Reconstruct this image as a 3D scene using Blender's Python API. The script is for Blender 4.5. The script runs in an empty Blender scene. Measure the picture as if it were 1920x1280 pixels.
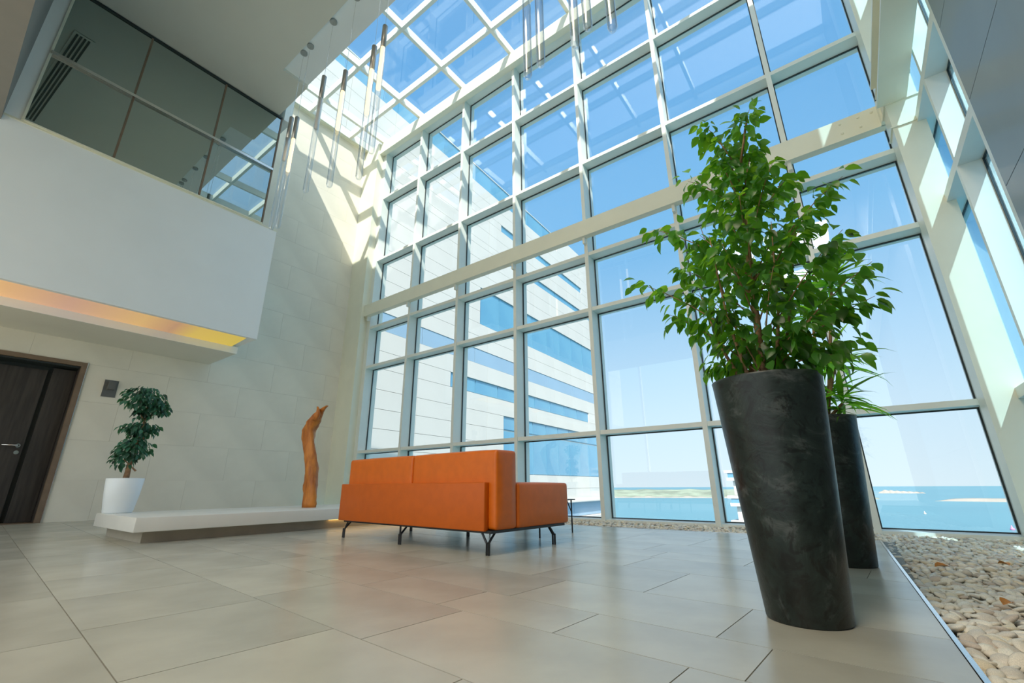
import bpy, bmesh, math, random
from mathutils import Vector, Matrix
random.seed(7)
S = bpy.context.scene
C = S.collection

# ------------------------------------------------------------------ camera
cam_d = bpy.data.cameras.new('camera'); cam = bpy.data.objects.new('camera', cam_d); C.objects.link(cam)
yaw, pitch, roll = math.radians(-36.9348), math.radians(18.102), math.radians(-0.3317)
fw = Vector((math.sin(yaw)*math.cos(pitch), math.cos(yaw)*math.cos(pitch), math.sin(pitch)))
rt = Vector((math.cos(yaw), -math.sin(yaw), 0)); up = rt.cross(fw)
c_, s_ = math.cos(roll), math.sin(roll)
rt, up = c_*rt + s_*up, -s_*rt + c_*up
cam.matrix_world = Matrix(((rt.x, up.x, -fw.x, 0), (rt.y, up.y, -fw.y, 0), (rt.z, up.z, -fw.z, 0.47), (0, 0, 0, 1)))
cam_d.sensor_width = 36.0; cam_d.lens = 830.16*36/1920; cam_d.clip_start = 0.03; cam_d.clip_end = 20000
S.camera = cam

# ------------------------------------------------------------------ sky, sun, exposure
W = bpy.data.worlds.new('sky'); S.world = W; W.use_nodes = True
nt = W.node_tree; nt.nodes.clear()
tc = nt.nodes.new('ShaderNodeTexCoord'); sx = nt.nodes.new('ShaderNodeSeparateXYZ'); cr = nt.nodes.new('ShaderNodeValToRGB')
bg = nt.nodes.new('ShaderNodeBackground'); wo = nt.nodes.new('ShaderNodeOutputWorld')
nt.links.new(tc.outputs['Generated'], sx.inputs[0]); nt.links.new(sx.outputs['Z'], cr.inputs[0])
SUN_TO = Vector((0.49, -0.76, 1.0)).normalized()
dt = nt.nodes.new('ShaderNodeVectorMath'); dt.operation = 'DOT_PRODUCT'; dt.inputs[1].default_value = SUN_TO; nt.links.new(tc.outputs['Generated'], dt.inputs[0])
mx0 = nt.nodes.new('ShaderNodeMath'); mx0.operation = 'MAXIMUM'; mx0.inputs[1].default_value = 0.0; nt.links.new(dt.outputs['Value'], mx0.inputs[0])
pw = nt.nodes.new('ShaderNodeMath'); pw.operation = 'POWER'; pw.inputs[1].default_value = 3.0; nt.links.new(mx0.outputs[0], pw.inputs[0])
gl = nt.nodes.new('ShaderNodeVectorMath'); gl.operation = 'SCALE'; gl.inputs[0].default_value = (1.9, 1.75, 1.5); nt.links.new(pw.outputs[0], gl.inputs['Scale'])
sm = nt.nodes.new('ShaderNodeVectorMath'); sm.operation = 'ADD'; nt.links.new(cr.outputs[0], sm.inputs[0]); nt.links.new(gl.outputs[0], sm.inputs[1])
nt.links.new(sm.outputs[0], bg.inputs[0]); nt.links.new(bg.outputs[0], wo.inputs[0])
el = cr.color_ramp.elements
el[0].position = 0.0; el[0].color = (0.70, 0.85, 0.94, 1)
el[1].position = 1.0; el[1].color = (0.16, 0.38, 0.70, 1)
for p_, c__ in ((0.10, (0.62, 0.81, 0.95, 1)), (0.28, (0.42, 0.68, 0.93, 1)), (0.47, (0.22, 0.52, 0.86, 1)), (0.70, (0.15, 0.42, 0.78, 1))):
    e = el.new(p_); e.color = c__
bg.inputs[1].default_value = 0.74
sun_d = bpy.data.lights.new('sun', 'SUN'); sun_d.energy = 5.0; sun_d.angle = math.radians(0.6); sun_d.color = (1.0, 0.94, 0.84)
sun = bpy.data.objects.new('sun', sun_d); C.objects.link(sun)
sun.rotation_euler = Vector((-0.49, 0.76, -1.0)).to_track_quat('-Z', 'Y').to_euler()
sun.location = (8, -12, 30)
vs = S.view_settings
vs.view_transform = 'Standard'; vs.look = 'None'; vs.gamma = 1.0; vs.use_curve_mapping = False; vs.exposure = 0.60
S.cycles.max_bounces = 14; S.cycles.diffuse_bounces = 7; S.cycles.glossy_bounces = 5; S.cycles.transparent_max_bounces = 24
S.cycles.caustics_reflective = False; S.cycles.caustics_refractive = False

# ------------------------------------------------------------------ materials
MATS = {}
def new_mat(name):
    m = bpy.data.materials.new(name); m.use_nodes = True; MATS[name] = m
    n = m.node_tree.nodes; return m, n, m.node_tree.links, n['Principled BSDF']
def mat(name, col, rough=0.5, metal=0.0, var=0.0, scale=6.0, bump=0.0, bscale=60.0, spec=0.5, stretch=None, col2=None, coat=0.0):
    m, n, l, b = new_mat(name)
    b.inputs['Base Color'].default_value = (*col, 1); b.inputs['Roughness'].default_value = rough; b.inputs['Metallic'].default_value = metal
    b.inputs['Specular IOR Level'].default_value = spec; b.inputs['Coat Weight'].default_value = coat
    t = n.new('ShaderNodeTexCoord'); mp = n.new('ShaderNodeMapping'); l.new(t.outputs['Object'], mp.inputs[0])
    if stretch: mp.inputs['Scale'].default_value = stretch
    if var > 0 or col2:
        ns = n.new('ShaderNodeTexNoise'); ns.inputs['Scale'].default_value = scale; ns.inputs['Detail'].default_value = 6
        l.new(mp.outputs[0], ns.inputs['Vector'])
        rp = n.new('ShaderNodeValToRGB'); l.new(ns.outputs[0], rp.inputs[0])
        a = col2 if col2 else tuple(max(0, x*(1-var)) for x in col); z = col if col2 else tuple(min(1, x*(1+var)) for x in col)
        rp.color_ramp.elements[0].position = 0.35; rp.color_ramp.elements[1].position = 0.65
        rp.color_ramp.elements[0].color = (*a, 1); rp.color_ramp.elements[1].color = (*z, 1)
        l.new(rp.outputs[0], b.inputs['Base Color'])
    if bump > 0:
        nb = n.new('ShaderNodeTexNoise'); nb.inputs['Scale'].default_value = bscale; nb.inputs['Detail'].default_value = 5
        l.new(mp.outputs[0], nb.inputs['Vector'])
        bp = n.new('ShaderNodeBump'); bp.inputs['Strength'].default_value = bump; bp.inputs['Distance'].default_value = 0.02
        l.new(nb.outputs[0], bp.inputs['Height']); l.new(bp.outputs[0], b.inputs['Normal'])
    return m
def glass(name, tint, base=0.05, graze=0.7, gloss=(1, 1, 1)):
    m, n, l, b = new_mat(name); n.remove(b)
    out = n['Material Output']; tr = n.new('ShaderNodeBsdfTransparent'); tr.inputs[0].default_value = (*tint, 1)
    g = n.new('ShaderNodeBsdfGlossy'); g.inputs['Roughness'].default_value = 0.0; g.inputs[0].default_value = (*gloss, 1)
    lw = n.new('ShaderNodeLayerWeight'); lw.inputs[0].default_value = 0.5
    p = n.new('ShaderNodeMath'); p.operation = 'POWER'; p.inputs[1].default_value = 4.0
    ma = n.new('ShaderNodeMath'); ma.operation = 'MULTIPLY_ADD'; ma.inputs[1].default_value = graze; ma.inputs[2].default_value = base; ma.use_clamp = True
    mx = n.new('ShaderNodeMixShader')
    l.new(lw.outputs['Facing'], p.inputs[0]); l.new(p.outputs[0], ma.inputs[0]); l.new(ma.outputs[0], mx.inputs[0])
    l.new(tr.outputs[0], mx.inputs[1]); l.new(g.outputs[0], mx.inputs[2]); l.new(mx.outputs[0], out.inputs['Surface'])
    return m
def emit(name, col, strength):
    m, n, l, b = new_mat(name)
    b.inputs['Base Color'].default_value = (*col, 1); b.inputs['Emission Color'].default_value = (*col, 1); b.inputs['Emission Strength'].default_value = strength
    return m
def leafmat(name, col, trans, rough=0.35, tmix=0.45):
    m, n, l, b = new_mat(name); out = n['Material Output']
    oi = n.new('ShaderNodeObjectInfo'); t = n.new('ShaderNodeTexCoord'); ns = n.new('ShaderNodeTexNoise'); ns.inputs['Scale'].default_value = 5.0
    l.new(t.outputs['Object'], ns.inputs['Vector'])
    ad = n.new('ShaderNodeMath'); ad.operation = 'ADD'; l.new(oi.outputs['Random'], ad.inputs[0]); l.new(ns.outputs[0], ad.inputs[1])
    fr = n.new('ShaderNodeMath'); fr.operation = 'FRACT'; l.new(ad.outputs[0], fr.inputs[0])
    r = n.new('ShaderNodeMapRange'); r.inputs[3].default_value = 0.35; r.inputs[4].default_value = 1.75; l.new(fr.outputs[0], r.inputs[0])
    def tint(c):
        v = n.new('ShaderNodeVectorMath'); v.operation = 'SCALE'; v.inputs[0].default_value = c; l.new(r.outputs[0], v.inputs['Scale']); return v
    l.new(tint(col).outputs[0], b.inputs['Base Color']); b.inputs['Roughness'].default_value = rough
    tl = n.new('ShaderNodeBsdfTranslucent'); l.new(tint(trans).outputs[0], tl.inputs[0])
    mx = n.new('ShaderNodeMixShader'); mx.inputs[0].default_value = tmix
    l.new(b.outputs[0], mx.inputs[1]); l.new(tl.outputs[0], mx.inputs[2]); l.new(mx.outputs[0], out.inputs['Surface'])
    return m

M_TILE = [mat('tile_%d' % i, c, 0.26, var=0.10, scale=2.2, bump=0.03, bscale=9, spec=0.6) for i, c in enumerate(((0.46, 0.445, 0.375), (0.435, 0.42, 0.355), (0.485, 0.465, 0.39)))]
M_GROUT = mat('grout', (0.22, 0.21, 0.18), 0.8, var=0.1)
M_STONE = mat('wall_stone', (0.78, 0.73, 0.62), 0.55, var=0.045, scale=1.5, bump=0.02, bscale=30)
M_JOINT = mat('wall_joint', (0.73, 0.68, 0.575), 0.8, var=0.1)
M_WHITE = mat('white_paint', (0.87, 0.89, 0.89), 0.45, var=0.012, scale=2)
M_CEIL = mat('ceiling_paint', (0.72, 0.71, 0.63), 0.6, var=0.012, scale=2)
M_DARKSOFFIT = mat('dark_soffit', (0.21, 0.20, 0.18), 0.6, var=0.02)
M_STEEL = mat('cream_steel', (0.79, 0.77, 0.62), 0.35, var=0.02, scale=3)
M_ALU = mat('white_aluminium', (0.78, 0.79, 0.72), 0.35, var=0.015, scale=4)
M_GASKET = mat('black_gasket', (0.02, 0.03, 0.03), 0.5, var=0.1)
M_GLASS = glass('clear_glass', (0.975, 0.985, 0.985), 0.045, 0.6)
M_ROOFGLASS = glass('roof_glass', (0.95, 0.98, 0.99), 0.04, 0.5)
M_BLUEGLASS = glass('blue_glass', (0.66, 0.85, 0.96), 0.06, 0.6)
M_TUBE = glass('tube_glass', (0.97, 0.98, 0.99), 0.07, 0.9)
M_PANEL = mat('grey_cladding', (0.24, 0.28, 0.29), 0.42, var=0.02, scale=2, coat=0.1)
M_PANELJ = mat('cladding_joint', (0.28, 0.22, 0.18), 0.7, var=0.1)
M_ORANGE = mat('orange_leather', (0.64, 0.135, 0.004), 0.38, var=0.05, scale=14, bump=0.12, bscale=240, spec=0.45)
M_ORANGE2 = mat('orange_panel_leather', (0.54, 0.105, 0.003), 0.42, var=0.04, scale=14, bump=0.08, bscale=240, spec=0.4)
M_BLACKM = mat('black_metal', (0.02, 0.022, 0.024), 0.4, metal=0.3, var=0.1)
def patina():
    m, n, l, b = new_mat('dark_patina'); t = n.new('ShaderNodeTexCoord')
    a = n.new('ShaderNodeTexNoise'); a.inputs['Scale'].default_value = 4.0; a.inputs['Detail'].default_value = 10; a.inputs['Roughness'].default_value = 0.68; a.inputs['Distortion'].default_value = 1.3
    c = n.new('ShaderNodeTexNoise'); c.inputs['Scale'].default_value = 9.0; c.inputs['Detail'].default_value = 8; c.inputs['Roughness'].default_value = 0.6; c.inputs['Distortion'].default_value = 2.5
    l.new(t.outputs['Object'], a.inputs['Vector']); l.new(t.outputs['Object'], c.inputs['Vector'])
    r = n.new('ShaderNodeValToRGB'); e = r.color_ramp.elements; l.new(a.outputs[0], r.inputs[0])
    e[0].position = 0.36; e[0].color = (0.003, 0.007, 0.006, 1); e[1].position = 0.70; e[1].color = (0.105, 0.115, 0.110, 1); x = e.new(0.53); x.color = (0.014, 0.025, 0.022, 1)
    r2 = n.new('ShaderNodeValToRGB'); e = r2.color_ramp.elements; l.new(c.outputs[0], r2.inputs[0]); e[0].position = 0.40; e[0].color = (0.12, 0.12, 0.12, 1); e[1].position = 0.48; e[1].color = (1, 1, 1, 1)
    mx = n.new('ShaderNodeMixRGB'); mx.blend_type = 'MULTIPLY'; mx.inputs[0].default_value = 0.75; l.new(r.outputs[0], mx.inputs[1]); l.new(r2.outputs[0], mx.inputs[2]); l.new(mx.outputs[0], b.inputs['Base Color'])
    q = n.new('ShaderNodeMapRange'); q.inputs[3].default_value = 0.24; q.inputs[4].default_value = 0.5; l.new(c.outputs[0], q.inputs[0]); l.new(q.outputs[0], b.inputs['Roughness'])
    bp = n.new('ShaderNodeBump'); bp.inputs['Strength'].default_value = 0.16; bp.inputs['Distance'].default_value = 0.012; l.new(c.outputs[0], bp.inputs['Height']); l.new(bp.outputs[0], b.inputs['Normal']); return m
M_POTDARK = patina()
M_SOIL = mat('soil', (0.05, 0.035, 0.02), 0.9, var=0.4, scale=40, bump=0.5, bscale=80)
M_LEAF = leafmat('ficus_leaf', (0.030, 0.105, 0.018), (0.26, 0.58, 0.025), 0.30, 0.45)
M_LEAF2 = leafmat('small_ficus_leaf', (0.022, 0.095, 0.060), (0.07, 0.22, 0.06), 0.4, 0.25)
M_LEAF3 = leafmat('blade_leaf', (0.10, 0.34, 0.02), (0.36, 0.75, 0.05), 0.35, 0.5)
M_DRYLEAF = mat('dry_leaf', (0.55, 0.22, 0.03), 0.6, var=0.25, scale=30)
M_BARK = mat('bark', (0.30, 0.17, 0.09), 0.8, var=0.35, scale=20, bump=0.4, bscale=60)
M_DRIFT = mat('driftwood', (0.62, 0.22, 0.030), 0.5, var=0.0, col2=(0.36, 0.10, 0.012), scale=5, bump=0.5, bscale=14, stretch=(3, 3, 0.8))
M_POTW = mat('white_pot', (0.78, 0.84, 0.88), 0.3, var=0.01)
M_BENCH = mat('bench_white', (0.72, 0.72, 0.68), 0.35, var=0.02, scale=3)
M_BENCHB = mat('bench_plinth', (0.40, 0.36, 0.29), 0.6, var=0.05)
M_DOOR = mat('dark_wood', (0.050, 0.042, 0.036), 0.5, var=0.0, col2=(0.026, 0.022, 0.019), scale=4, stretch=(6, 6, 0.5))
M_DOORF = mat('brown_frame', (0.19, 0.13, 0.085), 0.5, var=0.1, scale=8)
M_CHROME = mat('brushed_metal', (0.72, 0.72, 0.72), 0.22, metal=1.0, var=0.03)
M_DGREY = mat('dark_grey_box', (0.12, 0.125, 0.12), 0.5, var=0.04)
M_COATED = None
M_PEB = [mat('pebble_%d' % i, c, 0.5, var=0.14, scale=11) for i, c in enumerate(((0.78, 0.70, 0.57), (0.66, 0.60, 0.51), (0.82, 0.76, 0.64), (0.58, 0.49, 0.40), (0.74, 0.64, 0.47)))]
M_BEDBASE = mat('bed_base', (0.16, 0.14, 0.11), 0.9, var=0.2)
M_FACADE = mat('facade_white', (0.62, 0.59, 0.55), 0.6, var=0.02, scale=0.5)
M_FJOINT = mat('facade_joint', (0.55, 0.535, 0.51), 0.8, var=0.05)
M_FBAND = mat('facade_blue_band', (0.27, 0.40, 0.53), 0.4, var=0.03, scale=0.5)
M_FWIN = mat('facade_window', (0.11, 0.31, 0.47), 0.06, var=0.0, col2=(0.14, 0.36, 0.51), scale=0.3, spec=0.9)
M_FMULL = mat('facade_mullion', (0.20, 0.36, 0.46), 0.5, var=0.05)
M_SEA = mat('sea', (0.075, 0.215, 0.275), 0.35, var=0.0, col2=(0.085, 0.24, 0.30), scale=0.004, spec=0.35)
M_SAND = mat('sand', (0.36, 0.33, 0.285), 0.9, var=0.1, scale=0.02)
M_LAND = mat('far_scrub', (0.24, 0.29, 0.22), 0.9, var=0.25, scale=0.03)  # scrub green with the haze of distance mixed into the colour
M_WARM = emit('lamp_glow', (1.0, 0.72, 0.36), 1.5)
M_CAP = mat('cap_metal', (0.42, 0.43, 0.42), 0.35, metal=0.7, var=0.03)
M_CLEARCORE = mat('lamp_core', (0.86, 0.86, 0.84), 0.3, var=0.02)

def coated():
    m, n, l, b = new_mat('coated_glass'); out = n['Material Output']
    b.inputs['Base Color'].default_value = (0.035, 0.06, 0.05, 1); b.inputs['Roughness'].default_value = 0.05
    g = n.new('ShaderNodeBsdfGlossy'); g.inputs['Roughness'].default_value = 0.004; g.inputs[0].default_value = (0.62, 0.72, 0.70, 1)
    t = n.new('ShaderNodeTexCoord'); ns = n.new('ShaderNodeTexNoise'); ns.inputs['Scale'].default_value = 0.5; l.new(t.outputs['Object'], ns.inputs['Vector'])
    bp = n.new('ShaderNodeBump'); bp.inputs['Strength'].default_value = 0.03; bp.inputs['Distance'].default_value = 0.05; l.new(ns.outputs[0], bp.inputs['Height']); l.new(bp.outputs[0], g.inputs['Normal'])
    mx = n.new('ShaderNodeMixShader'); mx.inputs[0].default_value = 0.60
    l.new(b.outputs[0], mx.inputs[1]); l.new(g.outputs[0], mx.inputs[2]); l.new(mx.outputs[0], out.inputs['Surface']); return m
M_COATED = coated()
def cove():  # glow on the lit cove underside, painted as an emissive colour ramp
    m, n, l, b = new_mat('cove_glow')
    t = n.new('ShaderNodeTexCoord'); sp = n.new('ShaderNodeSeparateXYZ'); l.new(t.outputs['Object'], sp.inputs[0])
    r = n.new('ShaderNodeMapRange'); r.inputs[1].default_value = -1.5; r.inputs[2].default_value = 1.5; l.new(sp.outputs['Y'], r.inputs[0])
    c = n.new('ShaderNodeValToRGB'); l.new(r.outputs[0], c.inputs[0]); e = c.color_ramp.elements
    e[0].position = 0.0; e[0].color = (1.0, 0.60, 0.26, 1); e[1].position = 1.0; e[1].color = (1.0, 0.72, 0.12, 1)
    for p_, q in ((0.28, (0.80, 0.48, 0.36, 1)), (0.55, (1.0, 0.62, 0.26, 1)), (0.68, (0.75, 0.42, 0.25, 1)), (0.78, (1.0, 0.68, 0.16, 1))):
        x = e.new(p_); x.color = q
    l.new(c.outputs[0], b.inputs['Emission Color']); l.new(c.outputs[0], b.inputs['Base Color']); b.inputs['Emission Strength'].default_value = 0.22
    return m
M_COVE = cove()

# ------------------------------------------------------------------ mesh helpers
class MB:
    def __init__(s): s.v = []; s.f = []
    def box(s, x0, x1, y0, y1, z0, z1):
        b = len(s.v)
        s.v += [(x0, y0, z0), (x1, y0, z0), (x1, y1, z0), (x0, y1, z0), (x0, y0, z1), (x1, y0, z1), (x1, y1, z1), (x0, y1, z1)]
        s.f += [tuple(b+i for i in q) for q in ((3, 2, 1, 0), (4, 5, 6, 7), (0, 1, 5, 4), (1, 2, 6, 5), (2, 3, 7, 6), (3, 0, 4, 7))]
        return s
    def prism(s, poly, y0, y1):           # polygon in (x,z) swept along y
        b = len(s.v); n = len(poly)
        s.v += [(x, y0, z) for x, z in poly] + [(x, y1, z) for x, z in poly]
        s.f += [tuple(range(b, b+n)), tuple(range(b+2*n-1, b+n-1, -1))]
        for i in range(n):
            j = (i+1) % n; s.f.append((b+i, b+n+i, b+n+j, b+j))
        return s
    def lathe(s, prof, n=32, cx=0, cy=0, caps=True):
        b = len(s.v)
        for r, z in prof:
            for k in range(n):
                a = 2*math.pi*k/n; s.v.append((cx+r*math.cos(a), cy+r*math.sin(a), z))
        for i in range(len(prof)-1):
            for k in range(n):
                k2 = (k+1) % n; s.f.append((b+i*n+k, b+i*n+k2, b+(i+1)*n+k2, b+(i+1)*n+k))
        if caps:
            s.f.append(tuple(b+k for k in reversed(range(n)))); e = b+(len(prof)-1)*n; s.f.append(tuple(e+k for k in range(n)))
        return s
    def tube(s, pts, rad, n=6):
        pts = [Vector(p) for p in pts]; b = len(s.v); m = len(pts)
        rads = rad if isinstance(rad, (list, tuple)) else [rad]*m
        for i, p in enumerate(pts):
            d = (pts[min(i+1, m-1)] - pts[max(i-1, 0)]).normalized()
            u = d.orthogonal().normalized() if abs(d.z) > 0.99 else d.cross(Vector((0, 0, 1))).normalized(); w = d.cross(u)
            for k in range(n):
                a = 2*math.pi*k/n; q = p + (u*math.cos(a) + w*math.sin(a))*rads[i]; s.v.append(tuple(q))
        for i in range(m-1):
            for k in range(n):
                k2 = (k+1) % n; s.f.append((b+i*n+k, b+i*n+k2, b+(i+1)*n+k2, b+(i+1)*n+k))
        s.f.append(tuple(b+k for k in reversed(range(n)))); e = b+(m-1)*n; s.f.append(tuple(e+k for k in range(n)))
        return s
    def mesh(s, name, m, smooth=False):
        me = bpy.data.meshes.new(name); me.from_pydata(s.v, [], s.f); me.update()
        bm = bmesh.new(); bm.from_mesh(me); bmesh.ops.recalc_face_normals(bm, faces=bm.faces); bm.to_mesh(me); bm.free()
        me.materials.append(m)
        if smooth:
            for p in me.polygons: p.use_smooth = True
        return me
    def build(s, name, m, parent=None, loc=(0, 0, 0), smooth=False, rotz=0.0):
        return link(name, s.mesh(name, m, smooth), parent, loc, rotz)
def link(name, me, parent=None, loc=(0, 0, 0), rotz=0.0):
    o = bpy.data.objects.new(name, me); C.objects.link(o); o.parent = parent; o.location = loc; o.rotation_euler = (0, 0, rotz); return o
def empty(name, loc=(0, 0, 0), rotz=0.0):
    o = bpy.data.objects.new(name, None); C.objects.link(o); o.empty_display_size = 0.1; o.location = loc; o.rotation_euler = (0, 0, rotz); return o
def tag(o, label, cat=None, group=None, kind=None):
    o['label'] = label
    if cat: o['category'] = cat
    if group: o['group'] = group
    if kind: o['kind'] = kind
    return o
BOXC = {}
def bx(name, m, parent, x0, x1, y0, y1, z0, z1, origin=None):
    """one box object; alike boxes share a mesh. Coordinates are the parent's."""
    k = (m.name, round(x1-x0, 4), round(y1-y0, 4), round(z1-z0, 4))
    if k not in BOXC:
        a, b, c = (x1-x0)/2, (y1-y0)/2, (z1-z0)/2
        BOXC[k] = MB().box(-a, a, -b, b, -c, c).mesh(name, m)
    return link(name, BOXC[k], parent, ((x0+x1)/2, (y0+y1)/2, (z0+z1)/2))
def rounded(name, m, parent, x0, x1, y0, y1, z0, z1, r, seg=3, puff=0.0):
    a, b, c = (x1-x0)/2, (y1-y0)/2, (z1-z0)/2
    me = MB().box(-a, a, -b, b, -c, c).mesh(name, m)
    bm = bmesh.new(); bm.from_mesh(me)
    if puff:
        bmesh.ops.subdivide_edges(bm, edges=bm.edges[:], cuts=5, use_grid_fill=True)
        for v in bm.verts:
            x, y, z = v.co.x/a, v.co.y/b, v.co.z/c
            if abs(y) > 0.99: v.co.y += math.copysign(puff*(1-x**4)*(1-z**4), y)
            if abs(z) > 0.99: v.co.z += math.copysign(puff*(1-x**4)*(1-y**4), z)
            if abs(x) > 0.99: v.co.x += math.copysign(puff*(1-y**4)*(1-z**4), x)
        es = [e for e in bm.edges if len(e.link_faces) == 2 and e.calc_face_angle(0) > 0.8]
    else:
        es = bm.edges[:]
    bmesh.ops.bevel(bm, geom=es, offset=r, segments=seg, profile=0.6, affect='EDGES', clamp_overlap=True)
    for f in bm.faces: f.smooth = True
    bm.to_mesh(me); bm.free()
    return link(name, me, parent, ((x0+x1)/2, (y0+y1)/2, (z0+z1)/2))

# ================================================================== STRUCTURE
XW, XB, XR, YG = -9.7, -7.86, 1.2, 6.3          # door wall, balcony face, right wall, glass plane

# ---- floor: modular tiles, rows of 60 / 45 / 30 / 45 cm laid 4 degrees off the glass wall
ROT = math.radians(-4.0)
floor = tag(MB().box(XW-0.4, 0.12, -6.0, 5.30, -0.20, -0.004).build('floor', M_GROUT), 'beige porcelain tile floor of the lobby', 'floor', kind='structure')
def uv2w(u, v): return (math.cos(ROT)*u - math.sin(ROT)*v, math.sin(ROT)*u + math.cos(ROT)*v)
def clip(poly, f):
    out = []
    for i in range(len(poly)):
        a, b = poly[i], poly[(i+1) % len(poly)]; fa, fb = f(a), f(b)
        if fa >= 0: out.append(a)
        if (fa >= 0) != (fb >= 0):
            t = fa/(fa-fb); out.append((a[0]+(b[0]-a[0])*t, a[1]+(b[1]-a[1])*t))
    return out
def edge_x(y): return 0.155 - (y-1.75)*0.035       # pebble-bed edge of the tiles (tapers slightly towards the glass)
rows = [(0.35, .585, .66, -1.645), (0.935, .450, .90, -0.57), (1.385, .305, .60, -0.43), (1.69, .450, .895, -0.595), (2.14, .590, .66, -1.06),
        (2.73, .450, .90, -0.57), (3.18, .300, .60, -0.30), (3.48, .45, .90, -0.8), (3.93, .59, .66, -0.2), (4.52, .45, .9, -0.4), (4.97, .6, .66, -0.4), (5.57, .45, .9, -0.6),
        (-0.10, .45, .90, -0.4), (-0.40, .30, .60, -0.2), (-0.85, .45, .90, -0.7), (-1.45, .60, .66, -0.3)]
def tile(poly, k):
    poly = clip(poly, lambda p: p[0]-XW); poly = clip(poly, lambda p: 5.30-p[1]-0.0) if poly else poly
    poly = clip(poly, lambda p: edge_x(p[1])-0.012-p[0]) if poly else poly
    if len(poly) < 3: return
    ar = sum(poly[i][0]*poly[(i+1) % len(poly)][1]-poly[(i+1) % len(poly)][0]*poly[i][1] for i in range(len(poly)))/2
    if abs(ar) < 0.01: return
    cx = sum(p[0] for p in poly)/len(poly); cy = sum(p[1] for p in poly)/len(poly); n = len(poly)
    v = [(x-cx, y-cy, -0.02) for x, y in poly] + [(x-cx, y-cy, 0.0) for x, y in poly]
    f = [tuple(range(n, 2*n)), tuple(range(n-1, -1, -1))] + [(i, (i+1) % n, n+(i+1) % n, n+i) for i in range(n)]
    m = MB(); m.v = v; m.f = f
    m.build('tile', M_TILE[k], floor, (cx, cy, 0))
rnd = random.Random(3); g = 0.0018
for v0, h, L, u0 in rows:
    u = u0 - L*16
    while u < 1.2:
        if u+L > -10.6:
            tile([uv2w(u+g, v0+g), uv2w(u+L-g, v0+g), uv2w(u+L-g, v0+h-g), uv2w(u+g, v0+h-g)], rnd.randrange(3))
        u += L
tag(MB().box(XW, XR, -6, -1.5, -0.018, -0.001).build('floor', M_TILE[1]), 'beige floor behind the viewpoint', 'floor', kind='structure')

# ---- pebble bed along the glass and the right wall
bed = empty('pebble_bed', (0.6, 4, 0)); tag(bed, 'L-shaped bed of pale river pebbles along the glass wall', 'pebble bed')
bb = MB(); bb.box(0.0, XR-0.005, -1.0, 6.05, -0.22, -0.16); bb.box(-9.04, 0.0, 5.32, 6.05, -0.22, -0.16)
o = bb.build('bed_base', M_BEDBASE, bed); o.location = (-0.6, -4, 0)
PEBM = []
for i in range(8):
    bm = bmesh.new(); bmesh.ops.create_icosphere(bm, subdivisions=2, radius=1.0)
    r2 = random.Random(i); ph = [r2.uniform(0, 6) for _ in range(4)]
    for v in bm.verts:
        x, y, z = v.co; k = 1 + 0.10*math.sin(2*x+ph[0]) + 0.09*math.sin(2.3*y+ph[1]) + 0.06*math.sin(3*z+ph[2]); v.co *= k
        v.co.z *= 0.9
    me = bpy.data.meshes.new('pebble'); bm.to_mesh(me); bm.free()
    for p in me.polygons: p.use_smooth = True
    me.materials.append(M_PEB[i % 5]); PEBM.append(me)
def peb_xf(x, y, z, rr, far=False):
    s = rr.uniform(0.017, 0.031); M = Matrix.Translation((x, y, z)) @ Matrix.Rotation(rr.uniform(0, 6.28), 4, 'Z') @ Matrix.Rotation(rr.gauss(0, 0.28), 4, 'X') @ Matrix.Rotation(rr.gauss(0, 0.28), 4, 'Y')
    return M @ Matrix.Diagonal((s*rr.uniform(1.0, 1.5), s*rr.uniform(0.7, 0.95), s*rr.uniform(0.38, 0.60), 1))
spots = []
rr = random.Random(11)
y = 1.2
while y < 6.2:
    x = edge_x(min(y, 5.3)) + 0.03
    while x < 1.16:
        spots.append((x+rr.uniform(-.010, .010), y+rr.uniform(-.010, .010), -0.018+rr.uniform(-.012, .010))); x += 0.042
    y += 0.034
for sx_, sy_, sz_ in list(spots):
    if rr.random() < 0.35: spots.append((sx_+0.02, sy_+0.015, sz_-0.022))
y = 5.335
while y < 6.2:
    x = -9.0
    while x < 0.02:
        spots.append((x+rr.uniform(-.014, .014), y+rr.uniform(-.012, .012), -0.014+rr.uniform(-.012, .012))); x += 0.055
    y += 0.045
def in_frame(x, y):        # pebbles of the near corner seen by a visitor standing in the lobby
    d = Vector((x, y, -0.47)); q = (d.dot(rt), d.dot(up), d.dot(fw))
    return q[2] > 0.1 and abs(960+830*q[0]/q[2]-960) < 965 and 640-830*q[1]/q[2] < 1284
vis = sorted([p for p in spots if in_frame(p[0], p[1]) and p[2] > -0.034], key=lambda p: p[0]**2+p[1]**2)
near = set(vis[:300])
pm = MB(); PV = [[(v.co.copy()) for v in me.vertices] for me in PEBM]
low = []
for i in range(3):
    bm = bmesh.new(); bmesh.ops.create_icosphere(bm, subdivisions=1, radius=1.0); low.append(([v.co.copy() for v in bm.verts], [[v.index for v in f.verts] for f in bm.faces])); bm.free()
stuff_v, stuff_f, stuff_m = [], [], []
for p in spots:
    M = peb_xf(*p, rr)
    if p in near:
        o = bpy.data.objects.new('pebble', PEBM[rr.randrange(8)]); C.objects.link(o); o.parent = bed; o.matrix_local = Matrix.Translation((-0.6, -4, 0)) @ M
    else:
        if not in_frame(p[0], p[1]) and p[1] < 5.0: continue
        vv, ff = low[0]; b0 = len(stuff_v); stuff_v += [tuple(M @ q) for q in vv]; mi = rr.randrange(5)
        for f in ff: stuff_f.append(tuple(b0+k for k in f)); stuff_m.append(mi)
me = bpy.data.meshes.new('pebbles'); me.from_pydata(stuff_v, [], stuff_f); me.update()
for m in M_PEB: me.materials.append(m)
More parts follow.
